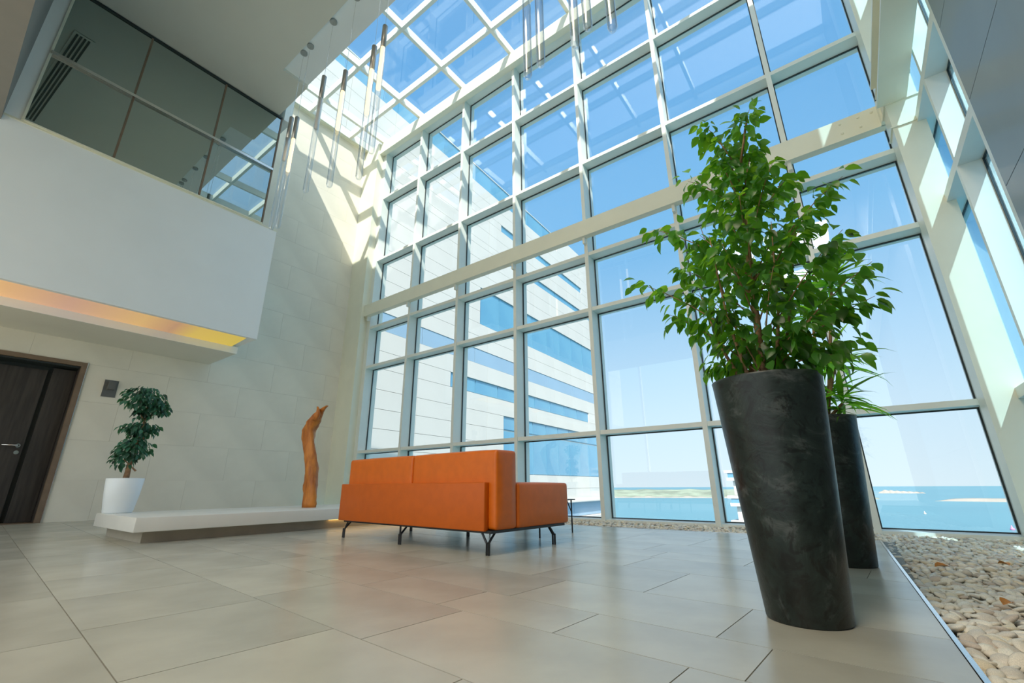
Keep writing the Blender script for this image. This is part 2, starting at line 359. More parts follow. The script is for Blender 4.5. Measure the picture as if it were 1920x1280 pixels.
for p_, mi in zip(me.polygons, stuff_m): p_.material_index = mi; p_.use_smooth = True
o = link('pebbles', me, bed, (-0.6, -4, 0)); o['kind'] = 'stuff'
# metal edging between tiles and pebbles
ed = MB(); ed.v = [(edge_x(-1)-.010, -1, -0.09), (edge_x(-1)+.004, -1, -0.09), (edge_x(5.3)+.004, 5.30, -0.09), (edge_x(5.3)-.010, 5.30, -0.09),
                   (edge_x(-1)-.010, -1, 0.004), (edge_x(-1)+.004, -1, 0.004), (edge_x(5.3)+.004, 5.30, 0.004), (edge_x(5.3)-.010, 5.30, 0.004)]
ed.f = MB().box(0, 1, 0, 1, 0, 1).f
tag(ed.build('trim_1', M_CHROME), 'thin steel edging between floor tiles and pebbles', 'trim', kind='structure')
tag(MB().box(-9.2, 0.03, 5.30, 5.312, -0.09, 0.003).build('trim_2', M_CHROME), 'steel edging of the tiles along the glass wall', 'trim', kind='structure')

# ---- door wall: large stone panels around the door opening
wl = tag(MB().box(XW-0.35, XW-0.008, 1.40, YG+0.25, -0.2, 9.9).build('wall_left', M_JOINT), 'beige stone-panelled wall with the dark door', 'wall', kind='structure')
MB().box(XW-0.35, XW-0.008, -6, 1.40, 2.40, 3.2).build('backing', M_JOINT, wl)
MB().box(XW-0.35, XW-0.008, -6, -0.55, -0.2, 2.40).build('backing', M_JOINT, wl)
def wpanel(y0, y1, z0, z1):
    if y1-y0 > 0.02 and z1-z0 > 0.02: bx('panel', M_STONE, wl, XW-0.008, XW, y0+.001, y1-.001, z0+.001, z1-.001)
zz = [0.0, 0.60, 1.20, 1.80, 2.40]
for i in range(4):
    ys = [1.40, 1.93, 3.13, 4.33, 5.53, YG+0.2] if i % 2 == 0 else [1.40, 2.53, 3.73, 4.93, YG+0.2]
    for a, b in zip(ys, ys[1:]): wpanel(a, b, zz[i], zz[i+1])
    for a, b in ((-1.75, -0.55), (-2.95, -1.75)): wpanel(a, b, zz[i], zz[i+1])
for i in range(13):
    z0 = 2.40 + 0.6*i; z1 = min(z0+0.6, 9.88)
    ys = [-1.67, -0.47, 0.73, 1.93, 3.13, 4.33, 5.53, YG+0.2] if i % 2 == 0 else [-1.07, 0.13, 1.33, 2.53, 3.73, 4.93, YG+0.2]
    for a, b in zip(ys, ys[1:]):
        if i > 0 and b <= 3.0: continue
        wpanel(a, b, z0, z1)

# ---- balcony box, soffit and cove
wb = tag(MB().box(-9.70, XB, -6.0, 3.14, 2.90, 5.02).build('wall_balcony', M_WHITE), 'white balcony parapet jutting out above the door', 'wall', kind='structure')
MB().box(-9.70, XB, 2.90, 3.04, 7.47, 9.60).build('bulkhead', M_WHITE, wb)
MB().box(-9.70, XB+0.0, -6.0, -0.17, 5.02, 7.50).build('upper_wall', M_WHITE, wb)
MB().box(-9.70, XB+0.012, -6.0, 3.145, 5.02, 5.045).build('coping', M_STEEL, wb)
sof = tag(MB().box(XW, -8.505, -6.0, 3.10, 2.75, 2.865).build('soffit_panel', M_CEIL), 'white dropped soffit panel under the balcony', 'soffit', kind='structure')
MB().box(-8.505, -8.49, -6.0, 3.105, 2.745, 2.868).build('fascia', M_WHITE, sof)
cv = MB(); cv.v = [(-7.93, -1.5, 2.899), (-7.93, 1.5, 2.899), (-8.50, 1.5, 2.86), (-8.50, -1.5, 2.86), (-7.93, -1.5, 2.905), (-7.93, 1.5, 2.905), (-8.50, 1.5, 2.905), (-8.50, -1.5, 2.905)]
cv.f = MB().box(0, 1, 0, 1, 0, 1).f
o = cv.build('cove_light', M_COVE, None, (0, 1.50, 0)); tag(o, 'warm glowing light cove along the balcony underside', 'cove light')
# dark soffit block at the upper corner
tag(MB().box(XB, -2.6, -4.0, -0.33, 4.94, 7.5).build('wall_bulkhead', M_DARKSOFFIT), 'dark grey bulkhead at the upper corner beside the balcony', 'wall', kind='structure')

# ---- balcony window, coated dark glass, two rows of three panes
w4 = tag(empty('window_4', (XB, 1.35, 5.05)), 'dark reflective window above the balcony parapet', 'window', kind='structure')
def w4b(name, m, x0, x1, y0, y1, z0, z1): return bx(name, m, w4, x0-XB, x1-XB, y0-1.35, y1-1.35, z0-5.05, z1-5.05)
ysp = [-0.165, 0.755, 1.855, 2.865]; zsp = [5.045, 6.235, 7.47]
for i in range(3):
    for j in range(2):
        w4b('pane', M_COATED, XB-0.04, XB-0.01, ysp[i]+.012, ysp[i+1]-.012, zsp[j]+.012, zsp[j+1]-.012)
for i, yy in enumerate(ysp):
    w4b('mullion', M_STEEL if i in (0,) else M_DOORF, XB-0.06, XB+(0.02 if i in (0,) else 0.004), yy-0.013, yy+0.013, 5.045, 7.47)
w4b('transom', M_CHROME, XB-0.06, XB+0.035, ysp[0], ysp[3], 6.212, 6.258)
w4b('frame_top', M_GASKET, XB-0.06, XB+0.012, ysp[0], ysp[3], 7.45, 7.485)
w4b('frame_bottom', M_STEEL, XB-0.06, XB+0.03, ysp[0], ysp[3], 5.045, 5.065)
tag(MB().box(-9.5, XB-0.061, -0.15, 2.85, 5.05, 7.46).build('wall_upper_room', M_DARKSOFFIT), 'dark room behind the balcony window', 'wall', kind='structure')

# ---- ceiling in front of the skylight, lamp strip, slot diffuser
ceil = tag(MB().box(XW, 1.6, -6.0, 2.34, 7.5, 9.9).build('ceiling', M_CEIL), 'flat grey-beige ceiling in front of the skylight', 'ceiling', kind='structure')
MB().box(XW, -6.80, 2.34, 2.80, 7.5, 9.9).build('ceiling_end', M_CEIL, ceil)
MB().box(-6.80, 1.6, 2.34, 2.80, 7.56, 9.9).build('lamp_recess', M_WHITE, ceil)
sd = tag(empty('slot_diffuser', (-5.4, -0.055, 7.49), math.radians(-4.8)), 'four-slot linear air diffuser in the ceiling, seen in the balcony window', 'air diffuser')
bx('plate', M_CEIL, sd, -1.6, 1.6, -.13, .13, -0.004, 0.008)
for k in range(4): bx('slot', M_GASKET, sd, -1.55, 1.55, -.095+k*.05, -.068+k*.05, -0.012, -0.004)

# ---- curtain wall (window_1)
w1 = tag(empty('window_1', (-3.9, YG, 0)), 'tall white-framed glass curtain wall facing the sea', 'window', kind='structure')
def w1b(name, m, x0, x1, y0, y1, z0, z1): return bx(name, m, w1, x0+3.9, x1+3.9, y0-YG, y1-YG, z0, z1)
MX = [-8.936, -7.457, -5.961, -4.466, -2.954, -1.447, 0.062]
ZT = [(0.027, 1.19), (1.251, 3.160), (3.221, 4.157), (4.218, 6.017), (6.078, 7.905), (7.966, 9.42)]
MW = 0.062; YF = 6.07
edges = [-9.05] + MX + [1.40]
for x in MX: w1b('mullion', M_ALU, x-MW, x, YF, 6.42, -0.1, 9.60)
w1b('mullion', M_ALU, 1.062, 1.12, YF, 6.42, -0.1, 9.60); w1b('mullion', M_ALU, -9.10, -9.0, YF, 6.42, -0.1, 9.6)
cols = [(a, b-MW) for a, b in zip(MX, MX[1:])] + [(0.062, 1.062)]
for (x0, x1) in cols:
    for z in (1.19, 3.160, 4.157, 6.017, 7.905):
        w1b('transom', M_ALU, x0, x1, YF+0.02, 6.40, z, z+0.061)
    w1b('sill', M_ALU, x0, x1, YF+0.03, 6.42, -0.12, 0.022)
    w1b('head', M_ALU, x0, x1, YF+0.03, 6.42, 9.42, 9.60)
    for z0, z1 in ZT:
        w1b('pane', M_GLASS, x0+0.014, x1-0.014, 6.286, 6.298, z0+0.014, z1-0.014)
        gk = MB(); a0, a1 = x0+3.9, x1+3.9; t = 0.014
        for q in ((a0, a0+t, z0, z1), (a1-t, a1, z0, z1), (a0+t, a1-t, z0, z0+t), (a0+t, a1-t, z1-t, z1)): gk.box(q[0], q[1], -0.018, 0.004, q[2], q[3])
        o = gk.build('gasket', M_GASKET, w1)
# corner pilaster between glass and door wall
tag(MB().box(-9.70, -9.06, 5.88, 6.50, -0.11, 9.7).build('column_1', M_STEEL), 'cream corner column where glass wall meets stone wall', 'column', kind='structure')

# ---- steel beams and column
bm1 = tag(MB().box(-9.30, 1.02, 5.95, 6.068, 4.47, 4.765).build('beam_1', M_STEEL), 'cream steel beam crossing the glass wall at mid height', 'beam', kind='structure')
for (x, z) in ((0.80, 4.70), (0.80, 4.56), (0.62, 4.70), (0.62, 4.56), (0.93, 4.70)):
    b = MB().lathe([(0.016, 0), (0.016, 0.006), (0.008, 0.014)], 10).build('bolt', M_STEEL, bm1, (x, 5.95, z)); b.rotation_euler = (math.pi/2, 0, 0)
for x in MX: MB().box(x-MW+0.01, x-0.01, 6.00, YF, 4.36, 4.47).build('bracket', M_ALU, bm1)
bm2 = tag(MB().box(-9.3, 1.3, 5.93, 6.068, 9.36, 9.68).build('beam_2', M_STEEL), 'cream steel beam at the head of the glass wall under the skylight', 'beam', kind='structure')
cl = tag(MB().box(1.00, 1.27, 5.60, 5.86, -0.11, 9.7).build('column_2', M_STEEL), 'thick cream steel column at the corner beside the pebbles', 'column', kind='structure')
for z in (4.16, 4.47, 4.80): MB().box(0.985, 1.285, 5.585, 5.875, z-0.008, z+0.008).build('plate', M_STEEL, cl)
bm3 = MB().box(0.93, 1.185, -6.0, 5.60, 4.47, 4.50).box(1.035, 1.075, -6.0, 5.60, 4.50, 4.74).box(0.93, 1.185, -6.0, 5.60, 4.74, 4.77)
tag(bm3.build('beam_3', M_STEEL), 'cream steel I-beam running overhead beside the grey cladding', 'beam', kind='structure')
tag(MB().box(0.98, 1.29, 5.86, 5.96, 4.47, 4.765).build('beam_4', M_STEEL), 'short cream steel stub joining corner column and long beam', 'beam', kind='structure')

# ---- right wall: grey cladding near, glazed bay with deep fins beyond
wr = tag(MB().box(1.235, 1.55, -6.0, 4.185, -0.2, 9.9).build('wall_right', M_PANELJ), 'grey metal-clad wall beside the pebble bed', 'wall', kind='structure')
zs = [-0.15, 0.94, 1.70, 2.45, 3.23, 3.97, 4.75, 5.53, 6.30, 7.08, 7.86, 8.64, 9.42, 9.9]
for z0, z1 in zip(zs, zs[1:]):
    for a, b in ((2.69, 4.19), (1.19, 2.69), (-0.31, 1.19)): bx('panel', M_PANEL, wr, 1.2, 1.235, a+.003, b-.003, z0+.003, z1-.003)
w2 = tag(empty('window_2', (1.37, 5.1, 0)), 'glazed side bay with deep white fins behind the corner column', 'window', kind='structure')
def w2b(name, m, x0, x1, y0, y1, z0, z1): return bx(name, m, w2, x0-1.37, x1-1.37, y0-5.1, y1-5.1, z0, z1)
for y0 in (4.185, 4.95): w2b('mullion', M_ALU, 1.20, 1.42, y0, y0+0.06, -0.15, 9.6)
w2b('mullion', M_ALU, 1.12, 1.42, 6.24, 6.42, -0.15, 9.6)
for (y0, y1) in ((4.245, 4.95), (5.01, 6.24)):
    for z in (0.0, 1.19, 3.160, 4.157, 6.017, 7.905, 9.2): w2b('transom', M_ALU, 1.20, 1.42, y0, y1, z-0.03, z+0.06)
    for z0, z1 in ((0.06, 1.16), (1.25, 3.13), (3.22, 4.127), (4.217, 5.987), (6.077, 7.875), (7.965, 9.17)):
        w2b('pane', M_BLUEGLASS, 1.362, 1.374, y0+0.012, y1-0.012, z0+0.012, z1-0.012)
        gk = MB(); a0, a1 = y0-5.1, y1-5.1; t = 0.012
        for q in ((a0, a0+t, z0, z1), (a1-t, a1, z0, z1), (a0+t, a1-t, z0, z0+t), (a0+t, a1-t, z1-t, z1)): gk.box(-0.014, 0.006, q[0], q[1], q[2], q[3])
        gk.build('gasket', M_GASKET, w2)

# ---- skylight
w3 = tag(empty('window_3', (-4.0, 4.5, 9.7)), 'glazed skylight roof with white square grid', 'window', kind='structure')
def w3b(name, m, x0, x1, y0, y1, z0, z1): return bx(name, m, w3, x0+4, x1+4, y0-4.5, y1-4.5, z0-9.7, z1-9.7)
SX = [-9.60, -8.98, -7.48, -5.98, -4.485, -2.985, -1.49, 0.01, 1.40]; SY = [2.82, 2.96, 4.12, 5.28, 6.05]
for x in SX: w3b('bar', M_ALU, x-0.036, x+0.036, 2.80, 6.42, 9.70, 9.90)
for y in SY[1:4]:
    for a, b in zip(SX, SX[1:]): w3b('cross_bar', M_ALU, a+0.036, b-0.036, y-0.036, y+0.036, 9.70, 9.90)
w3b('edge_frame', M_ALU, -9.70, 1.55, 6.10, 6.42, 9.68, 9.95); w3b('edge_frame', M_STEEL, -9.70, -9.60, 2.80, 6.1, 9.68, 9.95); w3b('edge_frame', M_ALU, 1.40, 1.55, 2.8, 6.1, 9.68, 9.95)
YS = [2.80, 2.96, 4.12, 5.28, 6.10]
for a, b in zip(SX, SX[1:]):
    for c, d in zip(YS, YS[1:]):
        w3b('pane', M_ROOFGLASS, a+0.02, b-0.02, c+0.02, d-0.02, 9.87, 9.885)

# ---- rear of the lobby (behind the viewpoint): open front, added to let sun and sky light in
bk = tag(MB().box(XW-0.35, 1.55, -6.2, -6.0, 7.3, 9.9).build('wall_back', M_WHITE), 'white rear wall of the lobby above an unseen opening added to let light in', 'wall', kind='structure')
for x in (-9.9, -7.0, -4.2, -1.4, 1.3): MB().box(x, x+0.08, -6.15, -6.0, -0.2, 7.3).build('mullion', M_ALU, bk)
tag(MB().box(-22, 14, -34, -6.0, -0.4, -0.02).build('bounce_terrace', mat('bounce_paving', (0.62, 0.57, 0.48), 0.8, var=0.05)), 'unseen sunlit paving added to bounce light into the lobby', 'bounce_terrace', kind='structure')  # unseen paving, added so that sunlight bounces into the lobby

# ---- unseen ceiling panels added behind the viewpoint as fill light
LD = bpy.data.lights.new('fill_panel', 'AREA'); LD.shape = 'RECTANGLE'; LD.size = 1.6; LD.size_y = 4.2; LD.energy = 135; LD.color = (1.0, 0.86, 0.66)
M_FILLGLOW = emit('fill_glow', (1.0, 0.88, 0.70), 0.8)
for x, lab in ((-2.2, 'unseen fill light panel added to the ceiling nearer the balcony'), (-0.2, 'unseen fill light panel added to the ceiling nearer the grey cladding')):
    t = tag(empty('fill_panel', (x, -3.3, 7.5)), lab, 'fill light', 'fill panels added behind the viewpoint')
    bx('frame', M_ALU, t, -0.86, 0.86, -2.16, 2.16, -0.012, 0.0); bx('diffuser', M_FILLGLOW, t, -0.80, 0.80, -2.10, 2.10, -0.018, -0.012)
    o = bpy.data.objects.new('fill_lamp', LD); C.objects.link(o); o.parent = t; o.location = (0, 0, -0.024)

# ---- door
dr = tag(empty('door_1', (XW-0.2, 0.6, 0)), 'dark wooden door in a brown frame beside the bench', 'door', kind='structure')
def db(name, m, x0, x1, y0, y1, z0, z1, p=None): return bx(name, m, p or dr, x0-XW+0.2, x1-XW+0.2, y0-0.6, y1-0.6, z0, z1)
db('leaf', M_DOOR, XW-0.34, XW-0.29, -0.05, 1.02, 0.01, 2.26)
db('side_leaf', M_DOOR, XW-0.27, XW-0.23, 1.07, 1.335, 0.01, 2.30)
db('lining', M_GASKET, XW-0.37, XW-0.341, -0.55, 1.40, 0.0, 2.40)
db('lining', M_DOOR, XW-0.34, XW-0.03, 1.34, 1.38, 0.0, 2.37)
db('head_lining', M_GASKET, XW-0.34, XW-0.03, -0.55, 1.34, 2.32, 2.37)
db('frame', M_DOORF, XW-0.05, XW+0.018, 1.34, 1.405, 0.0, 2.41); db('frame', M_DOORF, XW-0.05, XW+0.018, -0.55, 1.34, 2.345, 2.41)
db('trim', M_CHROME, XW-0.02, XW+0.022, 1.405, 1.415, 0.0, 2.42)
db('threshold', M_DOORF, XW-0.34, XW+0.1, -0.55, 1.34, -0.01, 0.006)
hd = MB().tube([(0.0, 0, 0), (0.055, 0, 0), (0.062, -0.01, 0), (0.062, -0.17, 0)], 0.011, 8).build('handle', M_CHROME, dr, (-0.09, 0.36, 1.09), True)
ro = MB().lathe([(0.028, 0), (0.028, 0.012)], 16).build('keyhole_plate', M_CHROME, dr, (-0.09, 0.365, 0.99)); ro.rotation_euler = (0, math.pi/2, 0)
ro = MB().lathe([(0.028, 0), (0.028, 0.012)], 16).build('rosette', M_CHROME, dr, (-0.09, 0.36, 1.09)); ro.rotation_euler = (0, math.pi/2, 0)

# ================================================================== OUTSIDE
sea = bpy.data.meshes.new('sea'); n_ = 96
sea.from_pydata([(0, 0, -25)] + [(7000*math.cos(6.28318*k/n_), 7000*math.sin(6.28318*k/n_), -25) for k in range(n_)], [], [(0, 1+k, 1+(k+1) % n_) for k in range(n_)])
sea.materials.append(M_SEA); tag(link('sea', sea), 'turquoise sea beyond the glass wall', 'sea', kind='structure')
def polar(a, r): return (r*math.sin(math.radians(a)), r*math.cos(math.radians(a)))
def strip(name, m, a0, a1, r0, r1, hfun, label, cat, n=60, z0=-25.5):
    mb = MB()
    for k in range(n+1):
        a = a0+(a1-a0)*k/n; t = k/n; taper = min(1, 8*t, 8*(1-t))
        x0, y0 = polar(a, r0); x1, y1 = polar(a, r0+(r1-r0)*max(0.15, taper)); xm, ym = polar(a, r0+(r1-r0)*0.3*taper)
        h = hfun(t)*taper
        mb.v += [(x0, y0, z0), (xm, ym, -25+h), (x1, y1, -25+h*0.9), (x1, y1, z0)]
    for k in range(n):
        for j in range(3): mb.f.append((4*k+j, 4*k+4+j, 4*k+5+j, 4*k+1+j))
    return tag(mb.build(name, m, smooth=True), label, cat, kind='structure')
strip('far_shore', M_LAND, -30, 1.0, 1085, 1500, lambda t: 15.5+1.5*math.sin(60*t)*math.sin(17*t), 'hazy green shore across the water', 'shore', 160)
strip('beach', M_SAND, -30, 1.0, 1060, 1100, lambda t: 2.2+1.2*math.sin(47*t)*math.sin(90*t), 'pale sandy beach along the far green shore', 'beach', 160)
strip('headland', M_SAND, 1.0, 4.6, 1750, 1950, lambda t: 9.5*(1-t)+1.0*math.sin(50*t), 'low built-up headland beside the rear planter', 'headland', 60)
strip('sandbank', M_SAND, 4.9, 15, 980, 1060, lambda t: 1.6+2.2*min(1, t*4), 'pale sandbank out in the sea', 'sandbank', 60)

# ---- office building opposite: local frame, s along the facade, x outwards, z up
H3 = math.radians(3.0)
fbld = empty('office_building', (-14.0, 10.0, 0), H3)      # local +Y runs along the facade
tag(fbld, 'white panelled office building with blue ribbon windows opposite', 'building')
def fb(name, m, s0, s1, z0, z1, x0=-0.10, x1=0.0, p=None): return bx(name, m, p or fbld, x0, x1, s0, s1, z0, z1)
fb('core', M_FJOINT, -6.0, 20.55, -25, 16.9, -14, -0.10)
SE = 20.56
def wallrow(z0, z1, s0, s1):
    n = max(1, round((z1-z0)/0.80)); h = (z1-z0)/n
    for i in range(n):
        s = -5.0
        while s < s1:
            a, b = max(s, s0), min(s+2.4, s1)
            if b-a > 0.1: fb('panel', M_FACADE, a+.005, b-.005, z0+i*h+.007, z0+(i+1)*h-.007)
            s += 2.4
def ribbon(z0, z1, s0, s1, wid, x=-0.06):
    r = fb('window', M_FMULL, s0, s1, z0, z1, -0.10, x-0.03)
    n = max(1, round((s1-s0)/wid)); w = (s1-s0)/n; c = Vector(r.location)
    for i in range(n):
        a, b = s0+i*w+0.03, s0+(i+1)*w-0.03
        bx('pane', M_FWIN, r, x-0.03-c.x, x-c.x, a-c.y, b-c.y, z0+0.04-c.z, z1-0.04-c.z)
wallrow(-0.42, 1.07, -5, SE)
wallrow(1.07, 4.0, -5, 8.45); ribbon(1.07, 3.25, 8.45, SE, 1.55); ribbon(3.29, 4.0, 8.45, SE, 1.55)
wallrow(4.0, 4.82, -5, SE)
wallrow(4.82, 5.52, -5, 4.2); ribbon(4.82, 5.52, 4.2, 19.25, 1.85); wallrow(4.82, 5.52, 19.25, SE)
wallrow(5.52, 6.36, -5, SE)
for k in range(7): fb('band_panel', M_FBAND, -5+k*3.65+.015, -5+(k+1)*3.65-.015, 6.37, 7.11, -0.10, -0.02)
wallrow(7.12, 8.53, -5, SE)
wallrow(8.53, 10.60, -5, 6.3); ribbon(8.53, 10.60, 6.3, SE, 1.7)
wallrow(10.60, 13.06, -5, SE)
wallrow(13.06, 13.46, -5, 9.0); ribbon(13.06, 13.46, 9.0, SE, 2.9)
wallrow(13.46, 15.0, -5, SE)
wallrow(15.0, 15.45, -5, 8.2); ribbon(15.0, 15.45, 8.2, 19.2, 5.5); wallrow(15.0, 15.45, 19.2, SE)
wallrow(15.45, 17.0, -5, SE)
for k in range(10): fb('parapet_glass', M_FWIN, -5+k*2.03+.02, -5+(k+1)*2.03-.02, 17.02, 18.1, -0.10, -0.06)
fb('parapet_rail', M_FACADE, -5, 15.3, 18.1, 18.16, -0.12, -0.02)
fb('roof_wall', M_FACADE, 15.3, SE, 17.0, 18.4, -6, 0.0)
fb('ledge', M_FACADE, 8.0, SE, -0.50, -0.42, -0.1, 0.25)
for k in range(6): fb('podium_panel', M_FBAND, -5+k*4.26+.015, -5+(k+1)*4.26-.015, -1.35, -0.52, -0.12, -0.06)
ribbon(-2.4, -1.38, -5, 17.0, 2.2); fb('podium_wall', M_FACADE, 17.0, SE, -3.0, -1.38, -0.1, 0.4)
fb('base_wall', M_FACADE, -5, SE, -25, -2.45)

# ---- balconied apartment block further off
ab = empty('apartment_block', (-8.9, 59.5, -25)); tag(ab, 'white apartment block with stacked balconies half hidden by the planter', 'building')
bx('core', M_FACADE, ab, -1.9, 6, 1.5, 12, 0, 27.4)
for z in (15.9, 18.6, 21.3, 24.0, 26.8):
    bx('balcony_slab', M_FACADE, ab, -3.95, 6, -1.0, 2, z, z+0.32); bx('balcony_front', M_FACADE, ab, -3.75, 6, -0.95, -0.75, z-0.85, z-0.50)
    bx('window', M_FWIN, ab, -2.6, 6, 1.30, 1.5, z-2.3, z-0.05); bx('column', M_FACADE, ab, -3.2, -2.7, -0.5, 0.1, z-2.4, z)
    bx('balcony_glass', M_FWIN, ab, -3.6, 6, -0.90, -0.86, z-0.5, z)
bx('roof_slab', M_FACADE, ab, -2.9, 6, -0.6, 12, 27.55, 27.8)
# two small buoys
for a, r, lab, mm in ((4.0, 560, 'small white buoy floating on the sea beside the rear planter', M_FACADE), (9.2, 400, 'small pink buoy floating on the sea near the corner column', mat('pink_buoy', (0.75, 0.25, 0.45), 0.5, var=0.05))):
    x, y = polar(a, r); tag(MB().lathe([(0.2, -0.6), (1.0, 0), (1.1, 0.5), (0.4, 1.2), (0.15, 2.4)], 12).build('buoy', mm, None, (x, y, -25), True), lab, 'buoy')

# ================================================================== SOFA
sofa = tag(empty('sofa', (-2.165, 2.625, 0), math.radians(-3.2)), 'orange leather two-seat sofa on black metal legs, seen from behind', 'sofa')
bx('base_frame', M_BLACKM, sofa, -2.02, -0.03, 0.03, 0.97, 0.146, 0.166)
rounded('back_panel', M_ORANGE2, sofa, -2.08, -0.075, 0.0, 0.05, 0.160, 0.50, 0.008, 2)
rounded('back_cushion', M_ORANGE, sofa, -1.005, -0.002, 0.052, 0.29, 0.168, 0.738, 0.030, 4, 0.006)
rounded('back_cushion', M_ORANGE, sofa, -2.05, -1.012, 0.052, 0.29, 0.168, 0.738, 0.030, 4, 0.006)
rounded('seat_cushion', M_ORANGE, sofa, -1.005, 0.0, 0.295, 1.00, 0.168, 0.497, 0.030, 4, 0.008)
rounded('seat_cushion', M_ORANGE, sofa, -2.05, -1.012, 0.295, 1.00, 0.168, 0.497, 0.030, 4, 0.008)
def sofa_leg(x, y, ax, ay):
    m = MB(); r = 0.0085
    for d in (-1, 1):
        ox, oy = d*0.011, 0
        m.tube([(x+ox, y+oy, 0), (x+ox, y+oy, 0.085)], r)
    if ax: m.tube([(x+0.011*ax, y, 0.078), (x+ax*0.062, y, 0.150)], r)
    else: m.tube([(x, y, 0.08), (x, y, 0.150)], r)
    if ay: m.tube([(x+0.005, y, 0.078), (x+0.005, y+ay*0.072, 0.150)], r)
    m.build('leg', M_BLACKM, sofa)
for x in (-0.075, -1.115, -2.155+0.13):
    for y, ay in ((0.045, 1), (0.865, -1)):
        sofa_leg(x, y, -1 if x > -0.5 else (1 if x < -1.5 else 0), ay)

# ---- side table
tb = tag(empty('side_table', (-2.56, 4.13, 0)), 'low black side table with thin top behind the sofa', 'side table')
bx('table_top', M_BLACKM, tb, -0.66, 0.03, -0.33, 0.36, 0.325, 0.336)
for x in (-0.62, 0.0):
    for y, s in ((-0.30, 1), (0.325, -1)):
        MB().tube([(x, y, 0), (x, y, 0.326)], 0.008).tube([(x, y, 0.20), (x, y+s*0.085, 0.318)], 0.006).build('leg', M_BLACKM, tb)

# ================================================================== BENCH, POT, SCULPTURE
bn = tag(empty('bench', (-5.85, 3.2, 0)), 'long low white slab bench on a recessed plinth along the wall', 'bench')
rounded('slab', M_BENCH, bn, -0.66, 0.68, -1.85, 2.0, 0.10, 0.225, 0.006, 2)
bx('plinth', M_BENCHB, bn, -0.60, 0.54, -1.74, 1.9, 0.0, 0.10)
bx('light_strip', emit('bench_glow', (1.0, 0.60, 0.18), 3.0), bn, 0.545, 0.56, 0.1, 1.9, 0.09, 0.099)

def lumpy_tube(path, rads, n=14, seed=0):
    m = MB(); r3 = random.Random(seed); pts = [Vector(p) for p in path]; L = len(pts)
    for i, p in enumerate(pts):
        for k in range(n):
            a = 2*math.pi*k/n
            q = rads[i]*(1+0.13*math.sin(3*a+i*0.5)+0.07*r3.uniform(-1, 1))
            m.v.append((p.x+q*1.15*math.cos(a), p.y+q*0.8*math.sin(a), p.z))
    for i in range(L-1):
        for k in range(n):
            k2 = (k+1) % n; m.f.append((i*n+k, i*n+k2, (i+1)*n+k2, (i+1)*n+k))
    m.f.append(tuple(reversed(range(n)))); m.f.append(tuple((L-1)*n+k for k in range(n)))
    return m
def interp(keys, n):
    out = []
    for i in range(n):
        t = i/(n-1)*(len(keys)-1); k = min(int(t), len(keys)-2); f = t-k
        f = f*f*(3-2*f) if False else f
        out.append(tuple(keys[k][j]*(1-f)+keys[k+1][j]*f for j in range(len(keys[0]))))
    return out
ky = interp([(0.0, 0.0, 0.0, .125), (0.01, 0, .14, .122), (-0.02, 0, .30, .132), (-.06, 0, .48, .125), (-.14, 0, .68, .112), (-.22, 0, .86, .118), (-.245, 0, 1.00, .140), (-.17, 0, 1.12, .135), (-.05, 0, 1.22, .085), (.055, 0, 1.275, .050), (.13, 0, 1.305, .030)], 34)
sc = tag(empty('driftwood_sculpture', (-5.775, 3.29, 0.225)), 'tall curved orange-brown driftwood sculpture standing on the bench', 'sculpture')
o = lumpy_tube([k[:3] for k in ky], [k[3]*0.74 for k in ky], seed=4).build('trunk', M_DRIFT, sc, smooth=True)
lumpy_tube([(-.03, -.05, 1.12), (.03, -.06, 1.18), (.03, -.06, 1.26), (.0, -.06, 1.30)], [.045, .035, .025, .012], 8, 5).build('broken_edge', M_DRIFT, sc, smooth=True)

pot = tag(empty('plant_pot', (-6.33, 1.48, 0.225)), 'white tapered plant pot standing on the end of the bench', 'pot')
MB().lathe([(0.120, 0), (0.128, 0.015), (0.150, 0.18), (0.164, 0.345), (0.156, 0.352), (0.148, 0.34)], 36).build('body', M_POTW, pot, smooth=True)
MB().lathe([(0.005, 0.325), (0.148, 0.325), (0.148, 0.333), (0.005, 0.338)], 24).build('soil', M_SOIL, pot)

# ================================================================== LEAVES AND PLANTS
def leaf_mesh(name, L, Wd, m, curl=0.15, fold=0.18):
    mb = MB(); st = [(0.0, 0.04), (0.18, 0.75), (0.42, 1.0), (0.68, 0.72), (0.88, 0.25)]
    for t, w in st:
        z = -curl*L*t*t; f = fold*Wd*w
        mb.v += [(t*L, -w*Wd/2, z+f), (t*L, 0, z), (t*L, w*Wd/2, z+f)]
    mb.v.append((L, 0, -curl*L*1.15))
    for i in range(4):
        b = i*3; mb.f += [(b, b+3, b+4, b+1), (b+1, b+4, b+5, b+2)]
    b = 12; mb.f += [(b, 15, b+1), (b+1, 15, b+2)]
    me = bpy.data.meshes.new(name); me.from_pydata(mb.v, [], mb.f); me.update(); me.materials.append(m)
    for p in me.polygons: p.use_smooth = True
    return me
def leaf_matrix(pos, d, r, scale=1.0, tw=None):
    d = Vector(d).normalized(); x = d; y = Vector((0, 0, 1)).cross(x)
    if y.length < 0.05: y = Vector((1, 0, 0))
    y.normalize(); z = x.cross(y)
    R = Matrix((x, y, z)).transposed().to_4x4()
    return Matrix.Translation(pos) @ R @ Matrix.Rotation(r.gauss(0, 0.5) if tw is None else tw, 4, 'X') @ Matrix.Scale(scale, 4)
